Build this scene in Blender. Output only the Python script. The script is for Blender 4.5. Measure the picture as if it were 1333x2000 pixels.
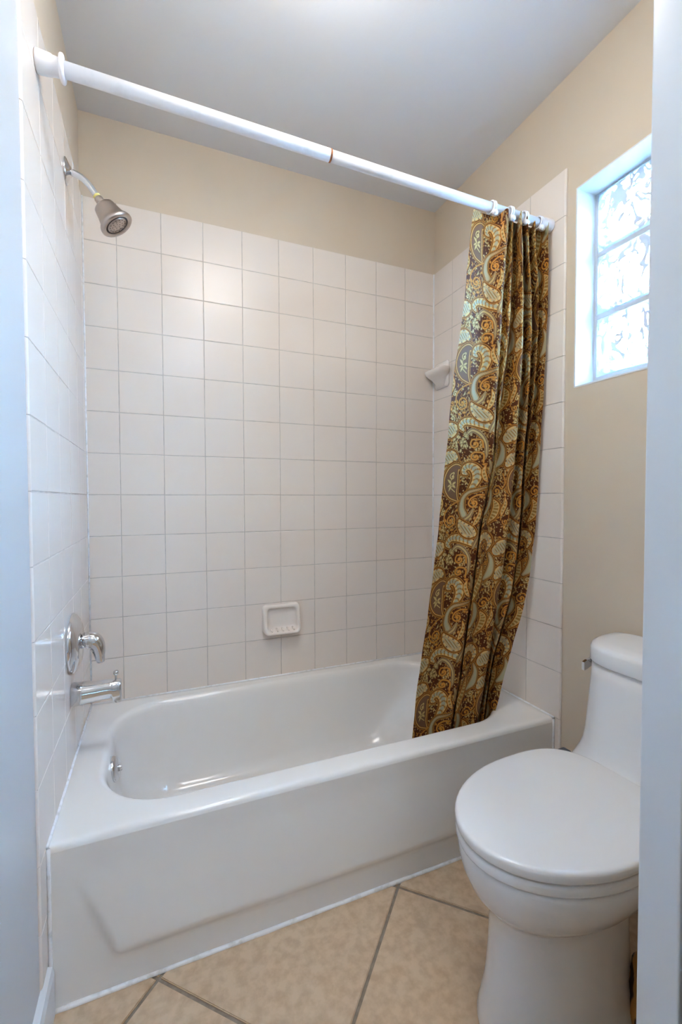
import bpy, bmesh, math, random
import numpy as np
from mathutils import Vector, Matrix

random.seed(4); np.random.seed(4)
for o in list(bpy.data.objects): bpy.data.objects.remove(o)
scene = bpy.context.scene
COL = scene.collection
PI = math.pi

# ------------------------------------------------------------------ camera
P = 0.155                                     # wall tile pitch
W, TUB_Y, RIM, ROOM_H, TILE_TOP = 1.514, -0.742, 0.378, 2.553, 2.248
FRONT_Y, JAMB_X = -1.55, 0.757
cam_d = bpy.data.cameras.new('camera'); cam = bpy.data.objects.new('camera', cam_d); COL.objects.link(cam)
cam.location = (0.2336, -1.8812, 1.1457)
yaw, pitch, roll = 0.3937, 0.0293, -0.0028
fw = Vector((math.sin(yaw)*math.cos(pitch), math.cos(yaw)*math.cos(pitch), -math.sin(pitch)))
rt = Vector((math.cos(yaw), -math.sin(yaw), 0)); up = rt.cross(fw)
rt, up = rt*math.cos(roll)+up*math.sin(roll), up*math.cos(roll)-rt*math.sin(roll)
cam.rotation_euler = Matrix((rt, up, -fw)).transposed().to_euler()
cam_d.sensor_fit = 'VERTICAL'; cam_d.sensor_height = 36; cam_d.sensor_width = 24
cam_d.lens = 871.56/2000*36
cam_d.clip_start = 0.02
scene.camera = cam

# ------------------------------------------------------------------ world, lights, exposure
world = bpy.data.worlds.new('sky'); scene.world = world; world.use_nodes = True
bg = world.node_tree.nodes['Background']
bg.inputs[0].default_value = (0.29, 0.62, 1.0, 1); bg.inputs[1].default_value = 33.0
LAMP_STRENGTH, HALL_FILL_STRENGTH = 5.3, 7.6
scene.view_settings.view_transform = 'Standard'; scene.view_settings.look = 'None'
scene.view_settings.gamma = 1; scene.view_settings.use_curve_mapping = False
scene.view_settings.exposure = 2.0
scene.cycles.use_light_tree = False; scene.cycles.adaptive_threshold = .05
scene.cycles.max_bounces = 8; scene.cycles.diffuse_bounces = 4; scene.cycles.glossy_bounces = 3; scene.cycles.transparent_max_bounces = 16
scene.cycles.sample_clamp_indirect = 0

# ------------------------------------------------------------------ materials
def lin(c):
    return tuple((v/255/12.92 if v/255 <= .04045 else ((v/255+.055)/1.055)**2.4) for v in c)
def mat(name, rgb, rough=.5, metal=0., spec=.5, noise=None, bump=None, coat=0., emit=None):
    m = bpy.data.materials.new(name); m.use_nodes = True
    nt = m.node_tree; b = nt.nodes['Principled BSDF']
    c = lin(rgb)
    b.inputs['Base Color'].default_value = (*c, 1); b.inputs['Roughness'].default_value = rough
    b.inputs['Metallic'].default_value = metal; b.inputs['Specular IOR Level'].default_value = spec
    b.inputs['Coat Weight'].default_value = coat; b.inputs['Coat Roughness'].default_value = .06
    if emit:
        b.inputs['Emission Color'].default_value = (*emit[0], 1); b.inputs['Emission Strength'].default_value = emit[1]
    g = None
    if noise or bump:
        g = nt.nodes.new('ShaderNodeNewGeometry')
    if noise:                                  # (scale, other colour, contrast low, high, detail)
        n = nt.nodes.new('ShaderNodeTexNoise'); n.inputs['Scale'].default_value = noise[0]
        n.inputs['Detail'].default_value = noise[4] if len(noise) > 4 else 4
        nt.links.new(g.outputs['Position'], n.inputs['Vector'])
        r = nt.nodes.new('ShaderNodeValToRGB'); r.color_ramp.elements[0].position = noise[2]; r.color_ramp.elements[1].position = noise[3]
        r.color_ramp.elements[0].color = (*lin(noise[1]), 1); r.color_ramp.elements[1].color = (*c, 1)
        nt.links.new(n.outputs['Fac'], r.inputs['Fac']); nt.links.new(r.outputs['Color'], b.inputs['Base Color'])
    if bump:                                   # (scale, strength, distance)
        n = nt.nodes.new('ShaderNodeTexNoise'); n.inputs['Scale'].default_value = bump[0]; n.inputs['Detail'].default_value = 3
        nt.links.new(g.outputs['Position'], n.inputs['Vector'])
        u = nt.nodes.new('ShaderNodeBump'); u.inputs['Strength'].default_value = bump[1]; u.inputs['Distance'].default_value = bump[2]
        nt.links.new(n.outputs['Fac'], u.inputs['Height']); nt.links.new(u.outputs['Normal'], b.inputs['Normal'])
    return m
M = {}
M['beige'] = mat('beige_paint', (215, 200, 179), .55, bump=(180, .12, .001), noise=(3, (211, 196, 175), .35, .65))
M['white_paint'] = mat('white_paint', (226, 228, 228), .38, bump=(120, .10, .001))
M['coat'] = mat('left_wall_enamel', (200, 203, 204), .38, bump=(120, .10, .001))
M['jamb'] = mat('door_frame_enamel', (222, 226, 230), .32, bump=(60, .12, .001))
M['ceiling'] = mat('ceiling_paint', (226, 226, 226), .8, bump=(140, .25, .001))
M['tile'] = mat('glazed_tile', (234, 224, 213), .22, spec=.25, noise=(2.2, (231, 221, 211), .4, .6, 1))
M['grout'] = mat('grout', (202, 195, 186), .8, noise=(30, (186, 178, 168), .35, .6))
M['floor_tile'] = mat('stone_floor_tile', (208, 184, 156), .42, noise=(38, (190, 164, 135), .36, .60, 8), bump=(60, .15, .001))
M['floor_grout'] = mat('floor_grout', (150, 140, 126), .85, noise=(60, (132, 122, 110), .35, .65))
M['tub'] = mat('tub_enamel', (236, 234, 230), .14, spec=.55)
M['caulk'] = mat('white_caulk', (238, 240, 242), .5, noise=(50, (215, 215, 212), .3, .5))
M['ceramic'] = mat('toilet_ceramic', (230, 230, 230), .10, spec=.55)
M['seat'] = mat('seat_plastic', (232, 232, 232), .18, spec=.5)
M['soap'] = mat('soap_dish_ceramic', (236, 228, 220), .14)
M['chrome'] = mat('chrome', (215, 218, 222), .09, 1.0)
M['nickel'] = mat('brushed_nickel', (186, 176, 168), .30, 1.0)
M['nozzle'] = mat('nozzle_rubber', (40, 38, 48), .5)
M['tape'] = mat('thread_tape', (235, 225, 140), .6)
M['rod'] = mat('rod_white_enamel', (240, 241, 245), .3, noise=(16, (225, 228, 232), .3, .45))
M['rust'] = mat('rust', (176, 106, 48), .7, noise=(120, (110, 62, 30), .35, .6))
M['ring'] = mat('ring_plastic', (236, 238, 242), .25)
M['mortar'] = mat('window_mortar', (196, 202, 208), .8)
M['dark'] = mat('dark_plastic', (70, 78, 90), .4)
M['lamp'] = mat('lamp_glass', (255, 244, 225), .4, emit=((1.0, .945, .90), LAMP_STRENGTH))
M['hall_fill_lamp'] = mat('hall_fill_glass', (250, 250, 255), .4, emit=((.95, .96, 1.0), HALL_FILL_STRENGTH))
M['ground'] = mat('yard_ground', (170, 150, 128), .9, noise=(3, (140, 122, 100), .4, .6))
M['stucco'] = mat('neighbour_stucco', (206, 176, 160), .9, noise=(2.5, (176, 140, 122), .42, .58))
M['eave'] = mat('eave_board', (150, 165, 185), .8)

def glass_mat():
    m = bpy.data.materials.new('wavy_glass'); m.use_nodes = True; nt = m.node_tree; L = nt.links.new
    b = nt.nodes['Principled BSDF']; out = nt.nodes['Material Output']
    b.inputs['Base Color'].default_value = (*lin((214, 226, 240)), 1); b.inputs['Roughness'].default_value = .25
    g = nt.nodes.new('ShaderNodeBsdfGlass'); g.inputs['IOR'].default_value = 1.5; g.inputs['Roughness'].default_value = .02
    g.inputs['Color'].default_value = (.92, .96, 1, 1)
    geo = nt.nodes.new('ShaderNodeNewGeometry')
    # milky lines painted in to stand for the refraction swirls of wavy glass
    mp = nt.nodes.new('ShaderNodeMapping'); mp.inputs['Scale'].default_value = (1, 1.0, .62)
    L(geo.outputs['Position'], mp.inputs[0])
    n = nt.nodes.new('ShaderNodeTexNoise'); n.inputs['Scale'].default_value = 15; n.inputs['Detail'].default_value = 1.0; n.inputs['Distortion'].default_value = 1.6
    L(mp.outputs[0], n.inputs['Vector'])
    s1 = nt.nodes.new('ShaderNodeMath'); s1.operation = 'SUBTRACT'; s1.inputs[1].default_value = .5; L(n.outputs['Fac'], s1.inputs[0])
    s2 = nt.nodes.new('ShaderNodeMath'); s2.operation = 'ABSOLUTE'; L(s1.outputs[0], s2.inputs[0])
    r = nt.nodes.new('ShaderNodeMapRange'); r.inputs[1].default_value = .034; r.inputs[2].default_value = .037; r.inputs[3].default_value = 1.0; r.inputs[4].default_value = 0; L(s2.outputs[0], r.inputs[0])
    # pressed border of each block is milky too
    at = nt.nodes.new('ShaderNodeAttribute'); at.attribute_name = 'border'
    af = nt.nodes.new('ShaderNodeAttribute'); af.attribute_name = 'painted_swirl'
    mf = nt.nodes.new('ShaderNodeMath'); mf.operation = 'MULTIPLY'; L(r.outputs[0], mf.inputs[0]); L(af.outputs['Fac'], mf.inputs[1])
    mx = nt.nodes.new('ShaderNodeMath'); mx.operation = 'MAXIMUM'; L(mf.outputs[0], mx.inputs[0]); L(at.outputs['Fac'], mx.inputs[1])
    x = nt.nodes.new('ShaderNodeMixShader'); L(mx.outputs[0], x.inputs[0]); L(g.outputs[0], x.inputs[1]); L(b.outputs[0], x.inputs[2]); L(x.outputs[0], out.inputs[0])
    return m
M['glass'] = glass_mat()

def cloth_mat():
    m = bpy.data.materials.new('paisley_satin'); m.use_nodes = True; nt = m.node_tree; b = nt.nodes['Principled BSDF']
    a = nt.nodes.new('ShaderNodeAttribute'); a.attribute_name = 'paisley'
    g = nt.nodes.new('ShaderNodeNewGeometry'); n = nt.nodes.new('ShaderNodeTexNoise'); n.inputs['Scale'].default_value = 600
    nt.links.new(g.outputs['Position'], n.inputs['Vector'])
    mx = nt.nodes.new('ShaderNodeMix'); mx.data_type = 'RGBA'; mx.blend_type = 'OVERLAY'; mx.inputs[0].default_value = .25
    nt.links.new(a.outputs['Color'], mx.inputs[6]); nt.links.new(n.outputs['Color'], mx.inputs[7])
    nt.links.new(mx.outputs[2], b.inputs['Base Color'])
    b.inputs['Roughness'].default_value = .55; b.inputs['Specular IOR Level'].default_value = .13
    u = nt.nodes.new('ShaderNodeBump'); u.inputs['Strength'].default_value = .1; u.inputs['Distance'].default_value = .0005
    nt.links.new(n.outputs['Fac'], u.inputs['Height']); nt.links.new(u.outputs['Normal'], b.inputs['Normal'])
    return m
M['cloth'] = cloth_mat()

def swirl_mat():
    m = bpy.data.materials.new('brown_gold_print'); m.use_nodes = True; nt = m.node_tree; b = nt.nodes['Principled BSDF']
    g = nt.nodes.new('ShaderNodeNewGeometry'); w = nt.nodes.new('ShaderNodeTexWave'); w.wave_type = 'RINGS'
    w.inputs['Scale'].default_value = 9; w.inputs['Distortion'].default_value = 7; w.inputs['Detail Scale'].default_value = 1.2
    nt.links.new(g.outputs['Position'], w.inputs['Vector'])
    r = nt.nodes.new('ShaderNodeValToRGB'); r.color_ramp.elements[0].color = (*lin((58, 30, 14)), 1); r.color_ramp.elements[1].color = (*lin((190, 135, 60)), 1)
    r.color_ramp.elements[0].position = .35; r.color_ramp.elements[1].position = .65
    nt.links.new(w.outputs['Fac'], r.inputs[0]); nt.links.new(r.outputs[0], b.inputs['Base Color'])
    return m
M['print'] = swirl_mat()

# ------------------------------------------------------------------ helpers
def link(o, parent=None):
    COL.objects.link(o)
    if parent: o.parent = parent
    return o
def tag(o, label=None, cat=None, group=None, kind=None):
    if label: o['label'] = label
    if cat: o['category'] = cat
    if group: o['group'] = group
    if kind: o['kind'] = kind
    return o
def empty(name, loc, rz=0):
    o = bpy.data.objects.new(name, None); o.location = loc; o.rotation_euler.z = rz; o.empty_display_size = .05
    return link(o)
def mesh_obj(name, verts, faces, m, parent=None, smooth=False, loc=None):
    me = bpy.data.meshes.new(name); me.from_pydata([tuple(map(float, v)) for v in verts], [], faces); me.update()
    fix = bmesh.new(); fix.from_mesh(me); bmesh.ops.recalc_face_normals(fix, faces=fix.faces); fix.to_mesh(me); fix.free()
    if smooth: me.polygons.foreach_set('use_smooth', [True]*len(me.polygons))
    me.materials.append(m if not isinstance(m, str) else M[m])
    o = bpy.data.objects.new(name, me)
    if loc is not None: o.location = loc
    return link(o, parent)
def bm_obj(name, bm, m, parent=None, smooth=False, loc=None):
    bmesh.ops.recalc_face_normals(bm, faces=bm.faces)
    me = bpy.data.meshes.new(name); bm.to_mesh(me); bm.free()
    if smooth: me.polygons.foreach_set('use_smooth', [True]*len(me.polygons))
    me.materials.append(M[m]); o = bpy.data.objects.new(name, me)
    if loc is not None: o.location = loc
    return link(o, parent)
def add_box(bm, x0, x1, y0, y1, z0, z1, bev=0, seg=2):
    r = bmesh.ops.create_cube(bm, size=1)
    vs = r['verts']
    for v in vs:
        v.co = Vector(((x0+x1)/2+v.co.x*(x1-x0), (y0+y1)/2+v.co.y*(y1-y0), (z0+z1)/2+v.co.z*(z1-z0)))
    if bev:
        es = list({e for v in vs for e in v.link_edges})
        bmesh.ops.bevel(bm, geom=es, offset=bev, segments=seg, profile=.5, affect='EDGES')
    return vs
def box_obj(name, x0, x1, y0, y1, z0, z1, m, parent=None, bev=0, seg=2, smooth=False):
    bm = bmesh.new(); add_box(bm, x0, x1, y0, y1, z0, z1, bev, seg)
    return bm_obj(name, bm, m, parent, smooth)
def loft(loops, cap0=True, cap1=True):
    n = len(loops[0]); V = [p for l in loops for p in l]; F = []
    for k in range(len(loops)-1):
        for i in range(n):
            j = (i+1) % n
            F.append((k*n+i, k*n+j, (k+1)*n+j, (k+1)*n+i))
    if cap0: F.append(tuple(range(n))[::-1])
    if cap1: F.append(tuple(range((len(loops)-1)*n, len(loops)*n)))
    return V, F
def frame(d):
    d = Vector(d).normalized(); a = Vector((0, 0, 1)) if abs(d.z) < .9 else Vector((0, 1, 0))
    u = d.cross(a).normalized(); return d, u, u.cross(d)
def lathe(prof, origin, axis, n=32):
    """prof: (distance along axis, radius)"""
    d, u, v = frame(axis); o = Vector(origin); loops = []
    for t, r in prof:
        loops.append([o+d*t+u*(r*math.cos(a))+v*(r*math.sin(a)) for a in [2*PI*i/n for i in range(n)]])
    return loft(loops)
def tube(pts, rad, n=16, oval=None):
    pts = [Vector(p) for p in pts]; loops = []
    u = None
    for i, p in enumerate(pts):
        d = (pts[min(i+1, len(pts)-1)]-pts[max(i-1, 0)]).normalized()
        if u is None: _, u, _ = frame(d)
        u = (u-d*u.dot(d)).normalized(); v = d.cross(u)
        r = rad[i] if isinstance(rad, (list, tuple)) else rad
        ru, rv = (r, r) if oval is None else (r*oval[i][0], r*oval[i][1])
        loops.append([p+u*(ru*math.cos(a))+v*(rv*math.sin(a)) for a in [2*PI*k/n for k in range(n)]])
    return loft(loops)
def catmull(pts, n):
    pts = np.array(pts, float); ext = np.vstack([2*pts[0]-pts[1], pts, 2*pts[-1]-pts[-2]]); out = []
    seg = len(pts)-1
    for t in np.linspace(0, seg, n):
        i = min(int(t), seg-1); f = t-i; a, b, c, d = ext[i:i+4]
        out.append(.5*((2*b)+(-a+c)*f+(2*a-5*b+4*c-d)*f*f+(-a+3*b-3*c+d)*f**3))
    return np.array(out)
def rrect(x0, x1, y0, y1, r, z, nc=14, ns=12, rx=None):
    """rounded rectangle loop with elliptical corners; same count for every call"""
    rx = rx or r; L = []
    cs = [(x1-rx, y1-r, 0), (x0+rx, y1-r, PI/2), (x0+rx, y0+r, PI), (x1-rx, y0+r, 1.5*PI)]
    for k, (cx, cy, a0) in enumerate(cs):
        for i in range(nc+1):
            a = a0+PI/2*i/nc; L.append(Vector((cx+rx*math.cos(a), cy+r*math.sin(a), z)))
        nx = cs[(k+1) % 4]; e = L[-1]; s = Vector((nx[0]+rx*math.cos(nx[2]), nx[1]+r*math.sin(nx[2]), z))
        for i in range(1, ns): L.append(e.lerp(s, i/ns))
    return L

# ------------------------------------------------------------------ room shell
T = 0.008                                   # tile thickness proud of the painted wall
wall_back = box_obj('wall_back', -.15, W+.15, T, .15, 0, ROOM_H, 'beige'); tag(wall_back, kind='structure')
# left wall: bathroom and hall run on in one plane
bm = bmesh.new(); add_box(bm, -.15, -T, -3.6, T, 0, ROOM_H)
wall_left = bm_obj('wall_left', bm, 'beige'); tag(wall_left, kind='structure')
# the painted run outside the tiling is a slightly different, whiter enamel coat
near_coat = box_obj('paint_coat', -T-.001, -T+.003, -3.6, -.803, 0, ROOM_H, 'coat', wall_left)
# right wall with the window hole
WY0, WY1, WZ0, WZ1 = -1.4305, -.801, 1.512, 2.160
bm = bmesh.new(); xr0, xr1 = W+T, W+.19
def wall_hole(bm, x0, x1, Y0, Y1, Z0, Z1, hy0, hy1, hz0, hz1):
    ys = [Y0, hy0, hy1, Y1]; zs = [Z0, hz0, hz1, Z1]; V = {}
    for xi, x in enumerate((x0, x1)):
        for i, y in enumerate(ys):
            for j, z in enumerate(zs): V[xi, i, j] = bm.verts.new((x, y, z))
    for xi in (0, 1):
        for i in range(3):
            for j in range(3):
                if (i, j) != (1, 1): bm.faces.new([V[xi, i, j], V[xi, i+1, j], V[xi, i+1, j+1], V[xi, i, j+1]])
    for (a, b) in (((1, 1), (2, 1)), ((2, 1), (2, 2)), ((2, 2), (1, 2)), ((1, 2), (1, 1))):
        bm.faces.new([V[0, a[0], a[1]], V[0, b[0], b[1]], V[1, b[0], b[1]], V[1, a[0], a[1]]])
    n = 3
    rim = [(i, 0) for i in range(n)]+[(n, j) for j in range(n)]+[(i, n) for i in range(n, 0, -1)]+[(0, j) for j in range(n, 0, -1)]
    for k in range(len(rim)):
        a, b = rim[k], rim[(k+1) % len(rim)]
        bm.faces.new([V[0, a[0], a[1]], V[0, b[0], b[1]], V[1, b[0], b[1]], V[1, a[0], a[1]]])
wall_hole(bm, xr0, xr1, FRONT_Y-.12, T+.142, 0, ROOM_H, WY0, WY1, WZ0, WZ1)
wall_right = bm_obj('wall_right', bm, 'beige'); tag(wall_right, kind='structure')
# white plaster lining of the window opening
lin_bm = bmesh.new(); t_ = .004
add_box(lin_bm, xr0-.001, xr1-.002, WY1-t_, WY1+.001, WZ0, WZ1); add_box(lin_bm, xr0-.001, xr1-.002, WY0-.001, WY0+t_, WZ0, WZ1)
add_box(lin_bm, xr0-.001, xr1-.002, WY0+t_, WY1-t_, WZ1-t_, WZ1+.001); add_box(lin_bm, xr0-.001, xr1-.002, WY0+t_, WY1-t_, WZ0-.001, WZ0+t_)
bm_obj('window_reveal', lin_bm, 'white_paint', wall_right)
ceiling = box_obj('ceiling', -.15, W+.19, -3.6, .15, ROOM_H, ROOM_H+.1, 'ceiling'); tag(ceiling, kind='structure')
# front wall with the doorway the camera looks through
bm = bmesh.new(); add_box(bm, JAMB_X+.02, W+T, FRONT_Y-.115, FRONT_Y, 0, ROOM_H); add_box(bm, -T, JAMB_X+.02, FRONT_Y-.115, FRONT_Y, 2.46, ROOM_H)
wall_front = bm_obj('wall_front', bm, 'beige'); tag(wall_front, kind='structure')
# door frame: jamb board, stop, casing
door_1 = empty('door_1', (JAMB_X, FRONT_Y, 0)); tag(door_1, kind='structure')
def at_door(o): o.location = (-JAMB_X, -FRONT_Y, 0); return o
at_door(box_obj('jamb_board', JAMB_X, JAMB_X+.02, FRONT_Y-.034, FRONT_Y+.012, 0, 2.44, 'jamb', door_1, .003, 3, True))
at_door(box_obj('door_stop', JAMB_X-.001, JAMB_X+.02, FRONT_Y-.115, FRONT_Y-.039, 0, 2.44, 'jamb', door_1, .002, 2))
at_door(box_obj('casing', JAMB_X+.0205, JAMB_X+.085, FRONT_Y+.0005, FRONT_Y+.013, 0, 2.50, 'jamb', door_1, .003, 2))
at_door(box_obj('head_board', .002, JAMB_X+.02, FRONT_Y-.115, FRONT_Y+.012, 2.441, 2.46, 'jamb', door_1, .002, 2))
# hall behind the camera
hall = box_obj('wall_hall_right', 1.25, 1.35, -3.6, FRONT_Y-.115, 0, ROOM_H, 'white_paint'); tag(hall, kind='structure')
hallb = box_obj('wall_hall_end', -.15, 1.35, -3.7, -3.6, 0, ROOM_H, 'white_paint'); tag(hallb, kind='structure')
# floor: grout bed and big diagonal stone tiles
floor = box_obj('floor', -.15, W+.19, -3.6, .15, -.10, -.004, 'floor_grout'); tag(floor, kind='structure')
def clip(poly, fn):
    out = []
    for i in range(len(poly)):
        a, b = poly[i], poly[(i+1) % len(poly)]; fa, fb = fn(a), fn(b)
        if fa >= 0: out.append(a)
        if fa*fb < 0:
            t = fa/(fa-fb); out.append((a[0]+(b[0]-a[0])*t, a[1]+(b[1]-a[1])*t))
    return out
half = .656/2; gap = .0058
def floor_tile(cx, cy):
    h = half-gap
    poly = [(cx+h, cy), (cx, cy+h), (cx-h, cy), (cx, cy-h)]
    for fn in (lambda q: q[0]+T-.001, lambda q: W+T-.001-q[0], lambda q: q[1]+2.6, lambda q: TUB_Y+.06-q[1]):
        poly = clip(poly, fn)
        if len(poly) < 3: return
    bm = bmesh.new(); c = Vector((sum(p[0] for p in poly)/len(poly), sum(p[1] for p in poly)/len(poly), 0))
    vs = [bm.verts.new((x-c.x, y-c.y, -.006)) for x, y in poly]; f = bm.faces.new(vs)
    r = bmesh.ops.extrude_face_region(bm, geom=[f]); nv = [v for v in r['geom'] if isinstance(v, bmesh.types.BMVert)]
    for v in nv: v.co.z = 0
    top = [e for e in bm.edges if all(v.co.z == 0 for v in e.verts)]
    bmesh.ops.bevel(bm, geom=top, offset=.0018, segments=2, affect='EDGES')
    o = bm_obj('floor_tile', bm, 'floor_tile', floor, loc=c)
for k in range(-1, 4):
    for m_ in range(-5, 2):
        floor_tile(.552+.656*k, -.757+.656*m_); floor_tile(.224+.656*k, -1.085+.656*m_)

# ------------------------------------------------------------------ wall tiles
_cache = {}
def tile_mesh(w, h, round_side=None):
    """slab in local u (width), v (height), n (out of the wall); softly cushioned edge"""
    key = (round(w, 4), round(h, 4), round_side)
    if key in _cache: return _cache[key]
    g = .0007; rings = []
    for sd_, o_, n in ((0, 0, -T+.0005), (0, 0, -.0058), (.0006, 0, -.0036), (.0018, .0002, -.0018), (.0036, .0008, -.0005), (.0060, .0019, 0)):
        l_ = sd_ if round_side == 'l' else o_; r_ = sd_ if round_side == 'r' else o_
        rings.append([(-w/2+g+l_, -h/2+g+o_, n), (w/2-g-r_, -h/2+g+o_, n), (w/2-g-r_, h/2-g-o_, n), (-w/2+g+l_, h/2-g-o_, n)])
    V, F = loft(rings, cap0=False)
    me = bpy.data.meshes.new('tile'); me.from_pydata(V, [], F); me.update(); me.materials.append(M['tile'])
    _cache[key] = me; return me
ROT = {'back': Matrix(((1, 0, 0), (0, 0, -1), (0, 1, 0))),          # u=x, v=z, n=-y
       'left': Matrix(((0, 0, 1), (1, 0, 0), (0, 1, 0))),           # u=y, v=z, n=+x
       'right': Matrix(((0, 0, -1), (-1, 0, 0), (0, 1, 0)))}        # u=-y, v=z, n=-x
def put_tile(side, u0, u1, z0, z1, parent, rs=None):
    o = bpy.data.objects.new('tile', tile_mesh(u1-u0, z1-z0, rs))
    um = (u0+u1)/2; jit = random.uniform(-.0004, .0001)
    loc = {'back': (um, -jit, (z0+z1)/2), 'left': (jit, um, (z0+z1)/2), 'right': (W-jit, -um, (z0+z1)/2)}[side]
    R = ROT[side] @ Matrix.Rotation(random.gauss(0, .0007), 3, 'X') @ Matrix.Rotation(random.gauss(0, .0007), 3, 'Y')
    o.matrix_world = Matrix.Translation(loc) @ R.to_4x4()
    link(o); o.parent = parent
    return o
rows = [(TILE_TOP-(r+1)*P, TILE_TOP-r*P) for r in range(11)]+[(RIM+.0015, TILE_TOP-11*P)]
cols = [(.0015, .1112)]+[(.1112+k*P, .1112+(k+1)*P) for k in range(8)]+[(.1112+8*P, W-.0015)]
for z0, z1 in rows:
    for u0, u1 in cols: put_tile('back', u0, u1, z0, z1, wall_back)
LE, RE = -.803, -.767
lcols = [(LE+k*P, min(LE+(k+1)*P, -.0015)) for k in range(6)]
for z0, z1 in rows:
    for i, (u0, u1) in enumerate(lcols):
        if u1-u0 > .01: put_tile('left', u0, u1, z0, z1, wall_left, 'l' if i == 0 else None)
rcols = [(-RE-(k+1)*P if -RE-(k+1)*P > .0015 else .0015, -RE-k*P) for k in range(5)]
for z0, z1 in rows:
    for i, (u0, u1) in enumerate(rcols): put_tile('right', u0, u1, z0, z1, wall_right, 'r' if i == 0 else None)
# narrow cut tiles running down beside the tub apron
for z0, z1 in ((.232, RIM+.0015), (.116, .232)): put_tile('left', LE, TUB_Y-.002, z0, z1, wall_left, 'l')
for z0, z1 in ((.232, RIM+.0015), (.077, .232), (.0, .077)): put_tile('right', -TUB_Y+.002, -RE, z0, z1, wall_right, 'r')
# grout beds just behind the tile faces
g_ = .0010
box_obj('grout_bed', 0, W, g_, T+.001, RIM, TILE_TOP-.001, 'grout', wall_back)
box_obj('grout_bed', -T-.001, -g_, LE+.004, 0, RIM, TILE_TOP-.001, 'grout', wall_left)
box_obj('grout_bed', W+g_, W+T+.001, RE+.004, 0, RIM, TILE_TOP-.001, 'grout', wall_right)
# corner caulk lines
for nm, x, par in (('caulk_bead', .0012, wall_left), ('caulk_bead', W-.0012, wall_right)):
    V, F = lathe([(0, .0035), (TILE_TOP-RIM-.004, .0035)], (x, -.0012, RIM+.002), (0, 0, 1), 10); mesh_obj(nm, V, F, 'caulk', par, True)
# baseboard on the left wall
V = [(x, y, z) for y in (-3.6, TUB_Y-.004) for x, z in ((-T+.003, 0), (.011, 0), (.011, .094), (.007, .108), (-T+.003, .113))]
F = [(i, (i+1) % 5, (i+1) % 5+5, i+5) for i in range(5)]+[(4, 3, 2, 1, 0), (5, 6, 7, 8, 9)]
bb = mesh_obj('baseboard_left', V, F, 'jamb'); tag(bb, kind='structure')
V = [(x, y, z) for y in (FRONT_Y+.002, RE-.001) for x, z in ((W+T-.0005, 0), (W-.005, 0), (W-.005, .085), (W-.001, .098), (W+T-.0005, .102))]
bb = mesh_obj('baseboard_right', V, F, 'jamb'); tag(bb, kind='structure')

# ------------------------------------------------------------------ glass block window
win = empty('window_1', (W+.085, (WY0+WY1)/2, (WZ0+WZ1)/2)); tag(win, kind='structure')
wl = Vector(win.location)
BS, BP = .190, .2045
GX0, GX1 = W+.085, W+.165
def glass_block(yc, zc, seed):
    rs = np.random.RandomState(seed); n = 44
    a = np.linspace(-BS/2, BS/2, n); Y, Z = np.meshgrid(a, a, indexing='ij')
    def wave():
        h = np.zeros_like(Y)
        for k in range(7):
            th = rs.uniform(0, PI); f = rs.uniform(30, 75); ph = rs.uniform(0, 6.28); wob = rs.uniform(15, 40)
            q = (Y*math.cos(th)+Z*math.sin(th)+.006*np.sin(wob*(-Y*math.sin(th)+Z*math.cos(th))+ph))*f
            h += np.sin(q+ph)/7
        return h
    m_ = np.maximum(abs(Y), abs(Z)); corner = np.hypot(np.maximum(abs(Y)-.055, 0), np.maximum(abs(Z)-.055, 0))
    d = BS/2-np.where((abs(Y) > .055) & (abs(Z) > .055), corner+.055, m_)
    inner = np.clip((d-.016)/.006, 0, 1); inner = inner*inner*(3-2*inner)
    edge = np.clip(d/.007, 0, 1)
    prof = -.007*(1-np.sqrt(np.clip(1-(1-edge)**2, 0, 1)))-.0035*inner
    V = []
    for s, x in ((-1, GX0), (1, GX1)):
        hgt = prof+inner*.0045*wave()
        V += [(x-wl.x+s*h, y+yc-wl.y, z+zc-wl.z) for h, y, z in zip(hgt.ravel(), Y.ravel(), Z.ravel())]
    F = []; N = n*n
    for b in (0, N):
        for i in range(n-1):
            for j in range(n-1):
                F.append((b+i*n+j, b+(i+1)*n+j, b+(i+1)*n+j+1, b+i*n+j+1))
    rim = [i*n for i in range(n)]+[(n-1)*n+j for j in range(1, n)]+[i*n+n-1 for i in range(n-2, -1, -1)]+[j for j in range(n-2, 0, -1)]
    for k in range(len(rim)):
        p, q = rim[k], rim[(k+1) % len(rim)]; F.append((p, q, q+N, p+N))
    o = mesh_obj('glass_block', V, F, 'glass', win, True)
    bw = np.clip(1-(d-.007)/.003, 0, 1)*.9+.55*np.exp(-((d-.0205)/.0022)**2)
    at = o.data.attributes.new('border', 'FLOAT', 'POINT'); at.data.foreach_set('value', np.concatenate([bw.ravel(), bw.ravel()]).astype(np.float32))
    at = o.data.attributes.new('painted_swirl', 'FLOAT', 'POINT'); at.data.foreach_set('value', np.concatenate([np.ones(N), np.zeros(N)]).astype(np.float32))
    return o
zb = [1.647, 1.647+BP, 1.647+2*BP]; yb = [-.816-BS/2-k*BP for k in range(3)]  # third column is unseen, added to let in more daylight
for i, y in enumerate(yb):
    for j, z in enumerate(zb): glass_block(y, z, 11+i*3+j)
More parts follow.
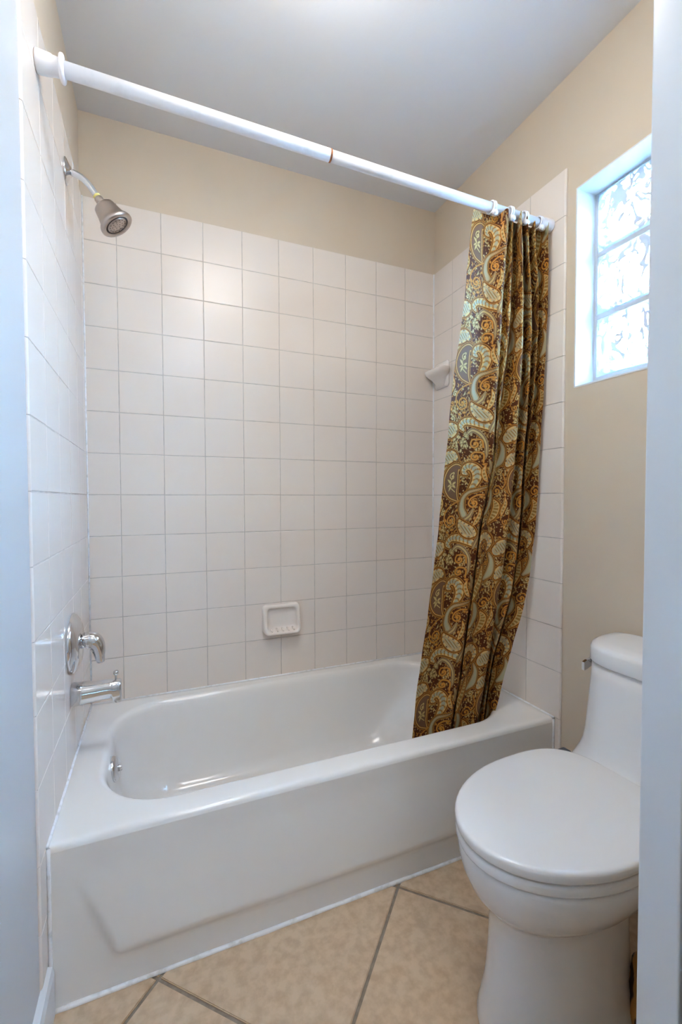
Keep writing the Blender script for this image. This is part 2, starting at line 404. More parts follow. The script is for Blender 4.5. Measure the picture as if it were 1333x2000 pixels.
# mortar frame and joints
bm = bmesh.new(); mx0, mx1 = GX0+.006-wl.x, GX1-.006-wl.x
def mb(y0, y1, z0, z1): add_box(bm, mx0, mx1, y0-wl.y, y1-wl.y, z0-wl.z, z1-wl.z)
y_l, y_r = WY1-t_, WY0+t_
e0, e1 = yb[0]+BS/2, yb[2]-BS/2
mb(e0+.0005, y_l, WZ0+t_, WZ1-t_); mb(y_r, e1-.0005, WZ0+t_, WZ1-t_)
mb(e1, e0, WZ0+t_, zb[0]-BS/2-.0005); mb(e1, e0, zb[2]+BS/2+.0005, WZ1-t_)
for z in zb[:2]: mb(e1, e0, z+BS/2+.0005, z+BP-BS/2-.0005)
for z in zb:
    for k in (0, 1): mb(yb[k+1]+BS/2+.0005, yb[k]-BS/2-.0005, z-BS/2, z+BS/2)
bm_obj('mortar', bm, 'mortar', win)
# outdoors: ground, a neighbour's wall and an unseen eave added to vary the refraction
g = box_obj('ground', W+.2, 14, -9, 8, -.5, -.35, 'ground'); tag(g, kind='structure')
g = box_obj('wall_neighbour', 5.2, 5.5, -9, 8, -.35, 2.1, 'stucco'); tag(g, kind='structure')
g = box_obj('added_eave', W+.19, W+.62, -4, 2, 2.50, 2.62, 'eave'); tag(g, kind='structure')

# ------------------------------------------------------------------ bathtub
tub = empty('bathtub', (W/2, TUB_Y/2, 0)); tag(tub, 'white alcove bathtub with stepped apron panel between the tiled walls', 'bathtub')
to = Vector(tub.location)
def tubmesh(name, V, F, m='tub', smooth=True): return mesh_obj(name, [Vector(v)-to for v in V], F, m, tub, smooth)
x0, x1, y0, y1 = .001, W-.001, TUB_Y, -.001
ox0, ox1, oy0, oy1 = .078, 1.432, -.668, -.050
def L(i, z, r, il=None, ir=None, ib=None): return rrect(ox0+(il if il is not None else i), ox1-(ir if ir is not None else i), oy0+i, oy1-(ib if ib is not None else i), r, z)
loops = [rrect(x0, x1, y0, y1, .003, RIM-.016), rrect(x0+.0006, x1-.0006, y0+.0012, y1-.0006, .003, RIM-.010), rrect(x0+.001, x1-.001, y0+.0045, y1-.001, .003, RIM-.004),
         rrect(x0+.002, x1-.002, y0+.010, y1-.002, .003, RIM-.001), rrect(x0+.004, x1-.004, y0+.017, y1-.004, .004, RIM),
         rrect(x0+.03, x1-.03, y0+.03, y1-.02, .06, RIM),
         L(-.004, RIM, .19), L(.002, RIM-.001, .19), L(.008, RIM-.005, .19), L(.013, RIM-.012, .188), L(.017, RIM-.024, .186), L(.022, RIM-.05, .184),
         L(.034, .25, .18, .030, .07), L(.048, .15, .17, .045, .15), L(.060, .10, .165, .062, .20), L(.076, .068, .155, .085, .235),
         L(.100, .052, .14, .115, .265), L(.14, .047, .12, .16, .31), L(.22, .046, .06, .3, .45)]
V, F = loft(loops, cap0=False)
tubmesh('basin', V, F)
# apron: gently proud panel that tapers out of the flat face
nx, nz = 190, 60; V = []; F = []
for i in range(nx):
    x = x0+(x1-x0)*i/(nx-1)
    for j in range(nz):
        z = (RIM-.016)*j/(nz-1)
        depth = .016*min(1, max(0, (.305-z)/.20))
        el = .052+(.272-z)*.38; er = W-.052-(.272-z)*.38
        s = lambda q, w: (lambda t: t*t*(3-2*t))(min(1, max(0, q/w)))
        wgt = s(x-el, .026)*s(er-x, .026)*s(z-.068, .038)
        V.append((x, y0-depth*wgt+.012*max(0, 1-z/.06)*0, z))
for i in range(nx-1):
    for j in range(nz-1): F.append((i*nz+j, (i+1)*nz+j, (i+1)*nz+j+1, i*nz+j+1))
tubmesh('apron', V, F)
# caulk beads along the tub
V, F = tube([(x0+(x1-x0)*k/40, TUB_Y-.001+random.uniform(-.0008, .0008), .001) for k in range(41)], [.0062+random.uniform(-.001, .0012) for _ in range(41)], 10); tubmesh('caulk_bead', V, F, 'caulk')
for xx in (.003, W-.003):
    V, F = tube([(xx, TUB_Y, .005+(RIM-.01)*k/12) for k in range(13)], .0045, 10); tubmesh('caulk_bead', V, F, 'caulk')
V, F = tube([(.001, TUB_Y, RIM), (.001, -.3, RIM), (.001, -.004, RIM)], .0042, 8); tubmesh('caulk_bead', V, F, 'caulk')
V, F = tube([(W-.001, TUB_Y, RIM), (W-.001, -.3, RIM), (W-.001, -.004, RIM)], .0042, 8); tubmesh('caulk_bead', V, F, 'caulk')
V, F = tube([(.004, -.001, RIM), (.7, -.001, RIM), (W-.004, -.001, RIM)], .0042, 8); tubmesh('caulk_bead', V, F, 'caulk')
# overflow plate with trip lever
ov = Vector((ox0+.026, -.375, .322)); ax = Vector((1, -.14, .16))
V, F = lathe([(-.008, .037), (.005, .037), (.009, .034), (.013, .024), (.015, .001)], ov, ax, 36); op = tubmesh('overflow_plate', V, F, 'chrome')
V, F = tube([ov+Vector((.010, 0, .006)), ov+Vector((.017, -.003, .005)), ov+Vector((.019, -.004, -.006))], [.006, .006, .005], 12)
lev = mesh_obj('trip_lever', [v-to for v in V], F, 'chrome', op, True)
V, F = lathe([(0, .006), (.0016, .005), (.0018, .001)], ov+Vector((.009, -.001, -.031)), ax, 12); mesh_obj('rust_spot', [v-to for v in V], F, 'rust', op, True)
V, F = lathe([(0, .033), (.003, .031), (.0035, .02), (.001, .012), (.001, .001)], (.30, -.36, .0465), (0, 0, 1), 32); tubmesh('drain', V, F, 'chrome')

# ------------------------------------------------------------------ shower head
sh = empty('overhead_shower', (0, -.325, 2.117)); tag(sh, 'brushed nickel shower head on a bent chrome arm above the tub', 'shower head')
so = Vector(sh.location)
def shm(name, VF, m, par=sh): return mesh_obj(name, [Vector(v)-so for v in VF[0]], VF[1], m, par, True)
shm('wall_flange', lathe([(.0005, .036), (.003, .036), (.006, .032), (.012, .018), (.016, .012)], so, (1, 0, 0), 36), 'chrome')
arm = catmull([so+Vector(q) for q in ((.004, 0, 0), (.026, 0, -.002), (.048, -.001, -.013), (.066, -.002, -.032), (.084, -.004, -.058))], 24)
shm('arm', tube(arm, .0095, 18), 'chrome')
hd = Vector((.56, -.06, -.80)).normalized(); hp = Vector(arm[-1])
shm('tape_wrap', lathe([(-.006, .0100), (-.005, .0106), (.002, .0108), (.003, .0100)], hp, hd, 24), 'tape')
shm('collar', lathe([(.002, .0115), (.004, .0125), (.016, .0130), (.022, .0125), (.026, .010), (.032, .010)], hp, hd, 24), 'nickel')
HS = 1.18
hl = lambda prof: lathe([(.024+(t-.024)*1.05, r*HS) for t, r in prof], hp, hd, 48)
body = shm('head_body', hl([(.024, .009), (.026, .021), (.030, .0255), (.038, .0275), (.052, .030), (.066, .0335), (.074, .0365), (.078, .0405), (.083, .0425), (.088, .0425), (.091, .040), (.0895, .031), (.086, .0295)]), 'nickel')
shm('spray_ring', hl([(.085, .0305), (.0885, .0305), (.0888, .0265), (.0875, .0255)]), 'nozzle', body)
shm('spray_face', hl([(.084, .0262), (.0890, .0258), (.0905, .012), (.0905, .001)]), 'nickel', body)
d_, u_, v_ = frame(hd); bm = bmesh.new()
for rr, nn in ((.021, 14), (.014, 9), (.007, 5)):
    for k in range(nn):
        rr *= 1 if k else HS
        c = hp+d_*.0938+u_*(rr*math.cos(2*PI*k/nn))+v_*(rr*math.sin(2*PI*k/nn))-so
        bmesh.ops.create_icosphere(bm, subdivisions=1, radius=.0013, matrix=Matrix.Translation(c))
nz_ = bm_obj('spray_nozzles', bm, 'nozzle', body); nz_['kind'] = 'stuff'

# ------------------------------------------------------------------ valve with lever
va = empty('shower_valve', (0, -.392, .728)); tag(va, 'round chrome shower valve with curved lever above the tub spout', 'valve')
vo = Vector(va.location)
def vam(name, VF, m='chrome', par=va): return mesh_obj(name, [Vector(v)-vo for v in VF[0]], VF[1], m, par, True)
vam('escutcheon', lathe([(.0005, .086), (.005, .087), (.012, .083), (.023, .064), (.026, .058), (.027, .056), (.0275, .001)], vo, (1, 0, 0), 64))
vam('stem', lathe([(.026, .019), (.036, .018), (.038, .016)], vo, (1, 0, 0), 32))
hpth = catmull([vo+Vector(q) for q in ((.031, 0, .001), (.042, 0, .004), (.055, -.001, .002), (.066, -.002, -.010), (.072, -.003, -.030), (.0745, -.004, -.050), (.077, -.004, -.064))], 36)
rad = [float(np.interp(k/35, [0, .12, .4, .6, .8, 1], [.019, .024, .0225, .017, .0115, .0085])) for k in range(36)]
ov_ = [(1.0, 1.0+.25*k/35) for k in range(36)]
handle = vam('lever_handle', tube(hpth, rad, 24, ov_))

# ------------------------------------------------------------------ tub spout
sp = empty('tub_spout', (0, -.395, .578)); tag(sp, 'chrome tub spout with diverter knob below the lever valve', 'spout')
po = Vector(sp.location)
def spm(name, V, F, m='chrome', par=sp): return mesh_obj(name, [Vector(v) for v in V], F, m, par, True)
loops = []
for x, top, bot, hw in ((.0005, .030, -.030, .030), (.003, .032, -.032, .032), (.03, .031, -.031, .031), (.045, .029, -.029, .029), (.075, .028, -.0265, .0265), (.10, .0285, -.025, .025),
                        (.104, .0285, -.0255, .025), (.107, .0285, -.040, .0245), (.110, .0285, -.042, .024), (.126, .0275, -.042, .023), (.130, .025, -.040, .021), (.1315, .018, -.034, .015)):
    zc, hz = (top+bot)/2, (top-bot)/2
    loops.append([Vector((x, hw*math.copysign(abs(math.cos(a))**.75, math.cos(a)), zc+hz*math.copysign(abs(math.sin(a))**.75, math.sin(a)))) for a in [2*PI*k/36 for k in range(36)]])
V, F = loft(loops); spm('spout_body', V, F)
V, F = lathe([(.020, .0028), (.041, .0028), (.042, .006), (.046, .0075), (.052, .0075), (.0535, .006)], (.116, 0, 0), (0, 0, 1), 20); spm('diverter_knob', V, F)

# ------------------------------------------------------------------ soap dishes
sd = empty('soap_dish', (.731, 0, .629)); tag(sd, 'cream ceramic soap dish set low in the back wall tiles', 'soap dish')
# hollow scoop: outer shell outline in x,z with depth growing towards the bottom lip
def dish(w, h, dt, db, name, parent, m):
    n = 64; loops = []
    def outline(s, rr):
        return [Vector(q) for q in rrect(-w/2+s, w/2-s, -h/2+s, h/2-s, rr, 0, 10, 6)]
    def ring(s, rr, frac):
        R = []
        for q in outline(s, rr):
            t = (.5-q.y/h); dep = dt+(db-dt)*max(0, min(1, t))**1.7; R.append(Vector((q.x*(1-.03*frac), -dep*frac, q.y)))
        return R
    loops = [ring(0, .020, 0), ring(.0005, .020, .6), ring(.002, .020, .88), ring(.006, .019, 1.0), ring(.011, .018, 1.0), ring(.016, .017, .90), ring(.0185, .017, .6), ring(.022, .016, .28), ring(.030, .014, .18), ring(.045, .010, .16)]
    V, F = loft(loops, cap0=False); return mesh_obj(name, V, F, m, parent, True)
dish(.168, .128, .018, .046, 'dish_shell', sd, 'soap')
for k in range(5):
    V, F = tube([(-.048+.024*k, -.010, -.040), (-.048+.024*k, -.024, -.045), (-.048+.024*k, -.038, -.046)], [.003, .0042, .003], 10)
    mesh_obj('ridge', V, F, 'soap', sd, True)
sd2 = empty('soap_holder', (W, -.074, 1.737)); tag(sd2, 'white ceramic soap holder on the right tiled wall beside the curtain', 'soap dish')
# back plate
loops = []
for n_, s in ((0, 0), (-.006, .001), (-.010, .006)):
    loops.append([Vector((n_, q.x, q.y)) for q in rrect(-.056+s, .056-s, -.062+s, .062-s, .016, 0, 8, 4)])
V, F = loft(loops); mesh_obj('back_plate', V, F, 'soap', sd2, True)
# tray with lip and a tapering bracket below
loops = []
for z, dx, hy in ((-.058, .012, .030), (-.040, .020, .036), (-.020, .036, .046), (-.006, .048, .062), (.004, .056, .069), (.016, .060, .072), (.023, .060, .072), (.025, .057, .069), (.023, .052, .064), (.012, .048, .060), (.010, .030, .04)):
    loops.append([Vector((q.x, q.y, z)) for q in rrect(-dx, -.002, -hy, hy, min(.018, dx*.4), 0, 8, 6)])
V, F = loft(loops); mesh_obj('tray', V, F, 'soap', sd2, True)

# ------------------------------------------------------------------ shower rod
RA, RB = Vector((0, -.676, 2.124)), Vector((W, -.702, 2.090)); rd = (RB-RA).normalized(); RL = (RB-RA).length
rod = empty('shower_rod', RA); tag(rod, 'white tension shower rod spanning the tub between the tiled walls', 'shower rod')
def rdm(name, prof, m): V, F = lathe(prof, (0, 0, 0), rd, 32); return mesh_obj(name, V, F, m, rod, True)
JT = .700
rdm('outer_tube', [(.046, .0163), (JT, .0163), (JT+.001, .0158), (JT+.001, .001)], 'rod')
rdm('inner_tube', [(JT-.002, .0150), (RL-.05, .0150)], 'rod')
rdm('rust_band', [(JT-.0035, .0158), (JT-.003, .0166), (JT+.002, .0166), (JT+.0025, .0155)], 'rust')
rdm('end_cap', [(.001, .0225), (.004, .0232), (.03, .0212), (.034, .0195), (.045, .0188), (.047, .0188), (.0475, .0265), (.050, .0285), (.0535, .0285), (.056, .0262), (.0565, .0170)], 'rod')
rdm('end_cap', [(RL-.001, .0225), (RL-.004, .0232), (RL-.03, .0212), (RL-.045, .0188), (RL-.05, .016)], 'rod')
rdm('rubber_pad', [(.0002, .0215), (.0022, .0228), (.0023, .0215)], 'rust')

# ------------------------------------------------------------------ shower curtain
def paisley_tile():
    """one repeat of the printed cloth, 34 x 39 cm, drawn as swept motifs"""
    TW, TH, R = 34., 39., 18
    nx, ny = int(TW*R), int(TH*R)
    rs = np.random.RandomState(8)
    c = lambda *v: np.array(lin(v))
    BR, GO, CR, BL, MA, OL, DK = c(80, 42, 20), c(198, 134, 56), c(206, 176, 116), c(164, 162, 136), c(112, 84, 66), c(146, 108, 54), c(48, 24, 13)
    xs = (np.arange(nx)+.5)/R; ys = (np.arange(ny)+.5)/R
    X, Y = np.meshgrid(xs, ys)
    img = np.empty((ny, nx, 3)); img[:] = BR
    # vermicular olive clouds
    f = np.zeros_like(X)
    for k in range(26):
        a, b = rs.randint(-7, 8), rs.randint(-8, 9); f += np.sin(2*PI*(a*X/TW+b*Y/TH)+rs.uniform(0, 6.28))
    g_ = np.zeros_like(X)
    for k in range(16):
        a, b = rs.randint(-42, 43), rs.randint(-42, 43); g_ += np.sin(2*PI*(a*X/TW+b*Y/TH)+rs.uniform(0, 6.28))
    msk = ((f > .6) & (g_ > -.6)); img[msk] = OL
    img[(f > .6) & (g_ > 3.0)] = CR*.8
    def near(px, py, rad):
        """pixel window round a point, wrapped"""
        i0, i1 = int(math.floor((px-rad)*R)), int(math.ceil((px+rad)*R)); j0, j1 = int(math.floor((py-rad)*R)), int(math.ceil((py+rad)*R))
        ii = np.arange(i0, i1+1); jj = np.arange(j0, j1+1)
        return ii % nx, jj % ny, (ii+.5)/R, (jj+.5)/R
    for k in range(1700):                    # scattered dots
        px, py, r = rs.uniform(0, TW), rs.uniform(0, TH), rs.uniform(.11, .24)
        ii, jj, x, y = near(px, py, r); m_ = (x[None]-px)**2+(y[:, None]-py)**2 < r*r
        sub = img[np.ix_(jj, ii)]; sub[m_] = CR if rs.rand() < .7 else GO; img[np.ix_(jj, ii)] = sub
    def sweep(pts, style, n=80, echo=True):
        S = catmull(pts, n); px, py, pr_ = S[:, 0], S[:, 1], np.maximum(S[:, 2], .02)
        x_0, x_1 = (px-pr_).min()-.8, (px+pr_).max()+.8; y_0, y_1 = (py-pr_).min()-.8, (py+pr_).max()+.8
        ii = np.arange(int(x_0*R), int(x_1*R)+1); jj = np.arange(int(y_0*R), int(y_1*R)+1)
        gx, gy = np.meshgrid((ii+.5)/R, (jj+.5)/R)
        q = np.full(gx.shape, 9.); tt = np.zeros(gx.shape); rr = np.ones(gx.shape); side = np.zeros(gx.shape)
        for k in range(n):
            d = np.hypot(gx-px[k], gy-py[k])-pr_[k]; m_ = d < q
            q[m_] = d[m_]; tt[m_] = k/(n-1); rr[m_] = pr_[k]
        ix = np.ix_(jj % ny, ii % nx); sub = img[ix]; dep = -q
        if echo and style in ('purple', 'feather', 'blue', 'fan', 'gold') and pr_.max() > .9:
            sub[(dep > -.62)] = DK; sub[(dep > -.52) & (dep < -.26)] = GO*.85
        ln = np.hypot(np.diff(px), np.diff(py)).sum()
        if style == 'line':
            sub[dep > -.10] = DK; sub[dep > 0] = GO
        elif style == 'petal':
            sub[dep > -.08] = DK; sub[dep > 0] = CR*.72; sub[dep > .14] = CR*.92
        elif style == 'pale':
            sub[dep > -.10] = DK; sub[dep > 0] = CR
        elif style == 'purple':
            sub[dep > -.16] = DK; sub[dep > 0] = GO; sub[(dep > .10) & (dep < .26)] = CR*.9; sub[dep > .42] = DK; sub[dep > .52] = MA
            sub[(dep > .52) & (np.sin(gx*9)*np.sin(gy*9) > .72)] = OL
        elif style == 'feather':
            sub[dep > -.12] = DK; sub[dep > 0] = GO; sub[dep > .13] = CR
            st = np.sin(tt*ln*5.2+dep*2.0); sub[(dep > .2) & (st > .35)] = GO*.75
            sub[(dep > .5*rr)] = BL; sub[(dep > .5*rr) & (st > .6)] = OL
        elif style == 'blue':
            sub[dep > -.12] = DK; sub[dep > 0] = CR; sub[dep > .12] = MA; sub[dep > .24] = GO; sub[dep > .34] = BL
            sub[(dep > .4) & (np.sin(gx*11+gy*4)*np.sin(gy*10-gx*3) > .55)] = CR
        elif style == 'fan':
            sub[dep > -.12] = DK; sub[dep > 0] = GO; sub[dep > .2] = BL
            st = np.sin(tt*ln*4.2); sub[(dep > .2) & (dep < .75) & (st > .2)] = CR; sub[(dep > .16) & (dep < .62) & (st < -.75)] = BR
            sub[(dep > .2) & (np.sin(gx*14)*np.sin(gy*14) > .5)] = CR
            sub[(dep > .85) & (dep < 1.0)] = GO; sub[(dep > 1.15) & (np.sin(gx*6+gy*5) > .4)] = OL
        elif style == 'mauve':
            sub[dep > -.10] = DK; sub[dep > 0] = CR; sub[dep > .1] = MA; sub[dep > .45*rr+.1] = CR*.8
        elif style == 'gold':
            sub[dep > -.12] = DK; sub[dep > 0] = GO; sub[dep > .28] = CR; sub[dep > .40] = OL
            sub[(dep > .4) & (np.sin(tt*ln*6) > .3)] = CR*.85
        img[ix] = sub
    def spiral(cx, cy, r0, turns, a0, w, style='line', tail=None, sgn=1):
        pts = [] if tail is None else [(*t, w) for t in tail]
        for k in range(15):
            f_ = k/14; a = a0+sgn*turns*2*PI*f_; r = r0*(1-f_)**1.05+.12
            pts.append((cx+r*math.cos(a), cy+r*math.sin(a), w*(1.0 if k < 14 else 1.8)))
        sweep(pts, style, 170)
    # small filler: leaflets and curls between the big motifs
    for k in range(150):
        px, py, a = rs.uniform(0, TW), rs.uniform(0, TH), rs.uniform(0, 6.28); l_ = rs.uniform(.7, 1.5); bnd_ = rs.uniform(-.5, .5)
        sweep([(px, py, .10), (px+.5*l_*math.cos(a)-bnd_*math.sin(a)*.6, py+.5*l_*math.sin(a)+bnd_*math.cos(a)*.6, rs.uniform(.22, .42)), (px+l_*math.cos(a), py+l_*math.sin(a), .10)], ('petal', 'line', 'gold')[k % 3], 12)
    for k in range(16): spiral(rs.uniform(0, TW), rs.uniform(0, TH), rs.uniform(.7, 1.1), 1.3, rs.uniform(0, 6), .15, ('line', 'pale')[k % 2])
    # y up.  left group: large teardrop, feathers, narrow tear, spirals, fans
    sweep([(-.6, 30.4, 1.9), (1.0, 31.6, 2.5), (2.4, 32.4, 1.5)], 'fan')
    sweep([(6.2, 32.0, .45), (5.0, 33.2, .95), (6.4, 34.9, 1.1), (9.4, 35.1, 1.35), (12.4, 34.2, 1.3), (15.4, 32.6, .8), (17.0, 31.2, .3)], 'feather')
    sweep([(8.0, 29.4, .3), (7.9, 31.0, .6), (9.6, 32.2, .75), (12.0, 30.8, .75), (13.6, 28.0, .65), (14.0, 24.6, .5), (13.6, 22.4, .2)], 'mauve')
    spiral(10.6, 27.7, 1.5, 1.3, 2.0, .26, 'line', [(13.0, 26.6), (12.4, 29.0)])
    spiral(11.0, 23.4, 1.5, 1.3, 1.4, .26, 'line', [(13.4, 21.6), (13.2, 24.4)])
    for k in range(26):                      # petal clusters
        px, py = rs.uniform(3.0, 8.0), rs.uniform(23.6, 30.6); a = rs.uniform(0, 6.28)
        sweep([(px, py, .16), (px+.5*math.cos(a), py+.5*math.sin(a), .40), (px+1.1*math.cos(a), py+1.1*math.sin(a), .16)], 'petal', 10)
    sweep([(.2, 21.2, 1.1), (1.4, 22.8, 2.1), (2.9, 23.4, 1.6), (4.6, 22.4, .7)], 'fan')
    sweep([(6.6, 17.8, .30), (6.3, 19.4, .75), (4.6, 19.6, 1.35), (3.4, 17.4, 2.35), (3.3, 14.2, 2.75), (4.2, 11.4, 2.05), (5.8, 9.6, 1.0), (7.0, 8.6, .35)], 'purple')
    spiral(3.6, 16.6, 1.1, 1.2, 1.2, .17, 'pale', [(5.2, 11.6), (3.4, 13.0), (3.0, 14.6)])
    for a, b in ((2.2, 13.2), (1.9, 15.6), (5.0, 14.8), (5.2, 12.9), (2.8, 11.8)): sweep([(3.7, 13.6, .12), ((a+3.7)/2, (b+13.6)/2+.25, .42), (a, b, .14)], 'petal', 16)
    sweep([(8.8, 17.6, .4), (7.6, 18.2, .85), (8.0, 19.7, 1.1), (9.9, 20.2, 1.3), (11.7, 18.6, 1.5), (12.2, 15.8, 1.35), (11.2, 13.0, .95), (10.2, 11.4, .4)], 'feather')
    sweep([(16.2, 13.4, .15), (13.4, 12.4, .4), (10.4, 11.4, .55), (8.8, 9.2, .75), (8.8, 6.2, .95), (9.9, 3.9, 1.1)], 'blue')
    spiral(5.0, 2.0, 1.75, 1.4, -.2, .24, 'line', [(7.6, 8.6), (4.6, 7.0), (2.5, 4.6), (2.5, 1.6), (4.4, -.2), (6.6, .6)])
    sweep([(12.6, 5.6, .3), (11.8, 3.4, .8), (9.4, 1.8, .65), (7.6, 3.2, .25)], 'mauve')
    sweep([(8.6, 2.0, .5), (10.0, .0, 1.6), (12.4, -1.8, 2.1), (14.4, -2.6, 1.0)], 'fan')
    spiral(12.6, 7.8, 1.6, 1.4, 2.4, .26, 'line', [(15.6, 10.6), (13.6, 10.6), (11.8, 9.6)])
    sweep([(14.2, 20.6, .2), (13.8, 18.6, .65), (14.6, 16.4, .75), (15.6, 15.0, .2)], 'gold')
    sweep([(15.0, 22.4, .2), (16.0, 20.0, .6), (15.8, 17.8, .2)], 'mauve')
    sweep([(.2, 9.8, .2), (.6, 7.6, .7), (-.2, 5.2, .8), (-.6, 3.2, .2)], 'gold')
    sweep([(14.6, 6.6, .2), (15.2, 4.2, .7), (14.4, 1.6, .75), (13.6, .2, .2)], 'gold')
    # right group: crescent, plume, rosettes
    sweep([(16.6, 12.2, .6), (18.6, 11.6, 1.3), (22.4, 13.2, 1.7), (25.8, 16.8, 1.6), (27.6, 21.2, 1.2), (28.0, 25.0, .4)], 'gold')
    for k in range(11):
        f_ = k/10; bx, by = 19.4+5.2*f_, 2.0+10.0*f_
        for s in (-1, 1): sweep([(bx, by, .10), (bx+s*1.5-.2, by+1.0, .28), (bx+s*2.5, by+2.5, .10)], 'pale' if k % 2 else 'line', 12)
    sweep([(18.6, .2, .15), (21.0, 5.0, .25), (24.6, 12.0, .2)], 'pale')
    sweep([(24.0, 3.4, .3), (26.2, 5.2, .9), (27.6, 8.2, 1.4), (27.0, 11.0, 1.1), (25.8, 12.4, .4)], 'blue')
    spiral(30.6, 12.0, 1.9, 1.6, .4, .22, 'line', [(32.6, 18.0), (33.6, 14.8)])
    sweep([(17.8, 22.6, .5), (18.8, 24.8, 1.1), (21.4, 25.4, 1.35), (23.8, 23.4, 1.1), (24.0, 21.2, .5)], 'feather')
    spiral(20.8, 19.0, 2.0, 1.5, 2.2, .20, 'pale', [(24.8, 16.8), (22.8, 20.2)], -1)
    sweep([(20.0, 36.6, .4), (18.6, 34.6, 1.2), (18.8, 31.6, 1.75), (20.6, 29.4, 1.2), (22.4, 28.8, .4)], 'purple')
    sweep([(25.0, 30.2, .3), (24.4, 33.0, .8), (26.0, 35.4, 1.2), (28.8, 35.4, 1.25), (30.4, 33.0, .9), (29.8, 30.6, .4)], 'fan')
    spiral(27.6, 31.8, 1.2, 1.3, .2, .18, 'line')
    sweep([(30.6, 29.4, .3), (31.8, 26.4, .9), (31.4, 22.8, 1.3), (29.6, 20.6, .6)], 'blue')
    sweep([(29.0, 1.0, .4), (30.8, 3.6, 1.1), (31.4, 6.6, 1.2), (30.2, 8.8, .4)], 'gold')
    spiral(16.8, 17.4, 1.2, 1.3, 3.0, .17, 'line')
    sweep([(16.0, 38.4, .3), (16.6, 36.0, .7), (15.4, 33.6, .8), (14.6, 31.6, .3)], 'mauve')
    for k in range(10):
        px, py = rs.uniform(22, 27), rs.uniform(26, 30); a = rs.uniform(0, 6.28)
        sweep([(px, py, .12), (px+.4*math.cos(a), py+.4*math.sin(a), .30), (px+.9*math.cos(a), py+.9*math.sin(a), .12)], 'line', 10)
    # weave softening: small box blur
    sm = img.copy()
    for ax_ in (0, 1): sm = (np.roll(sm, 1, ax_)+np.roll(sm, -1, ax_)+2*sm)/4
    return sm, TW, TH, R
CT = [(2.074, [(1.1864, -0.7), (1.2677, -0.694), (1.3047, -0.7241), (1.3393, -0.6895), (1.3389, -0.7105), (1.3819, -0.6699), (1.3572, -0.7301), (1.4134, -0.6759), (1.3896, -0.7241), (1.4359, -0.6819), (1.4295, -0.7181), (1.4805, -0.6759), (1.4854, -0.7241)]),
(1.73, [(1.1543, -0.6872), (1.2443, -0.6812), (1.2909, -0.71), (1.3251, -0.6772), (1.3397, -0.6972), (1.3829, -0.6586), (1.3796, -0.7158), (1.435, -0.6643), (1.4238, -0.71), (1.4685, -0.67), (1.4621, -0.7043), (1.492, -0.6643), (1.496, -0.71)]),
(1.451, [(1.1214, -0.6728), (1.2216, -0.6668), (1.2835, -0.6947), (1.3137, -0.6633), (1.3141, -0.6824), (1.3572, -0.6455), (1.3778, -0.7002), (1.4306, -0.651), (1.4243, -0.6947), (1.4657, -0.6564), (1.4532, -0.6893), (1.490, -0.651), (1.495, -0.6947)]),
(1.276, [(1.1104, -0.663), (1.216, -0.657), (1.2791, -0.6843), (1.3074, -0.6537), (1.3027, -0.6723), (1.3448, -0.6364), (1.3718, -0.6896), (1.4226, -0.6418), (1.4183, -0.6843), (1.4575, -0.6471), (1.4424, -0.679), (1.486, -0.6418), (1.495, -0.6843)]),
(1.01, [(1.0885, -0.6473), (1.1812, -0.6413), (1.235, -0.6676), (1.2612, -0.6384), (1.2618, -0.6562), (1.3038, -0.6219), (1.3565, -0.6727), (1.4055, -0.627), (1.4145, -0.6676), (1.4508, -0.6321), (1.4336, -0.6626), (1.4777, -0.627), (1.492, -0.6676)]),
(0.831, [(1.0727, -0.6362), (1.164, -0.6302), (1.2179, -0.6559), (1.2427, -0.6276), (1.2441, -0.6449), (1.2843, -0.6116), (1.3373, -0.6609), (1.3844, -0.6165), (1.3996, -0.6559), (1.4335, -0.6215), (1.4137, -0.651), (1.455, -0.6165), (1.4761, -0.6559)]),
(0.56, [(1.0388, -0.6189), (1.1307, -0.6129), (1.1869, -0.6376), (1.2096, -0.6107), (1.2123, -0.6271), (1.2493, -0.5955), (1.3017, -0.6423), (1.3409, -0.6001), (1.3286, -0.6376), (1.3589, -0.6048), (1.3443, -0.6329), (1.3814, -0.6001), (1.4057, -0.6376)]),
(0.31, [(1.0209, -0.6008), (1.1043, -0.5958), (1.1576, -0.6169), (1.179, -0.5929), (1.1824, -0.6087), (1.2176, -0.5782), (1.2703, -0.6194), (1.308, -0.5827), (1.3037, -0.6149), (1.3321, -0.5872), (1.3168, -0.6104), (1.3483, -0.5827), (1.3455, -0.6149)])]
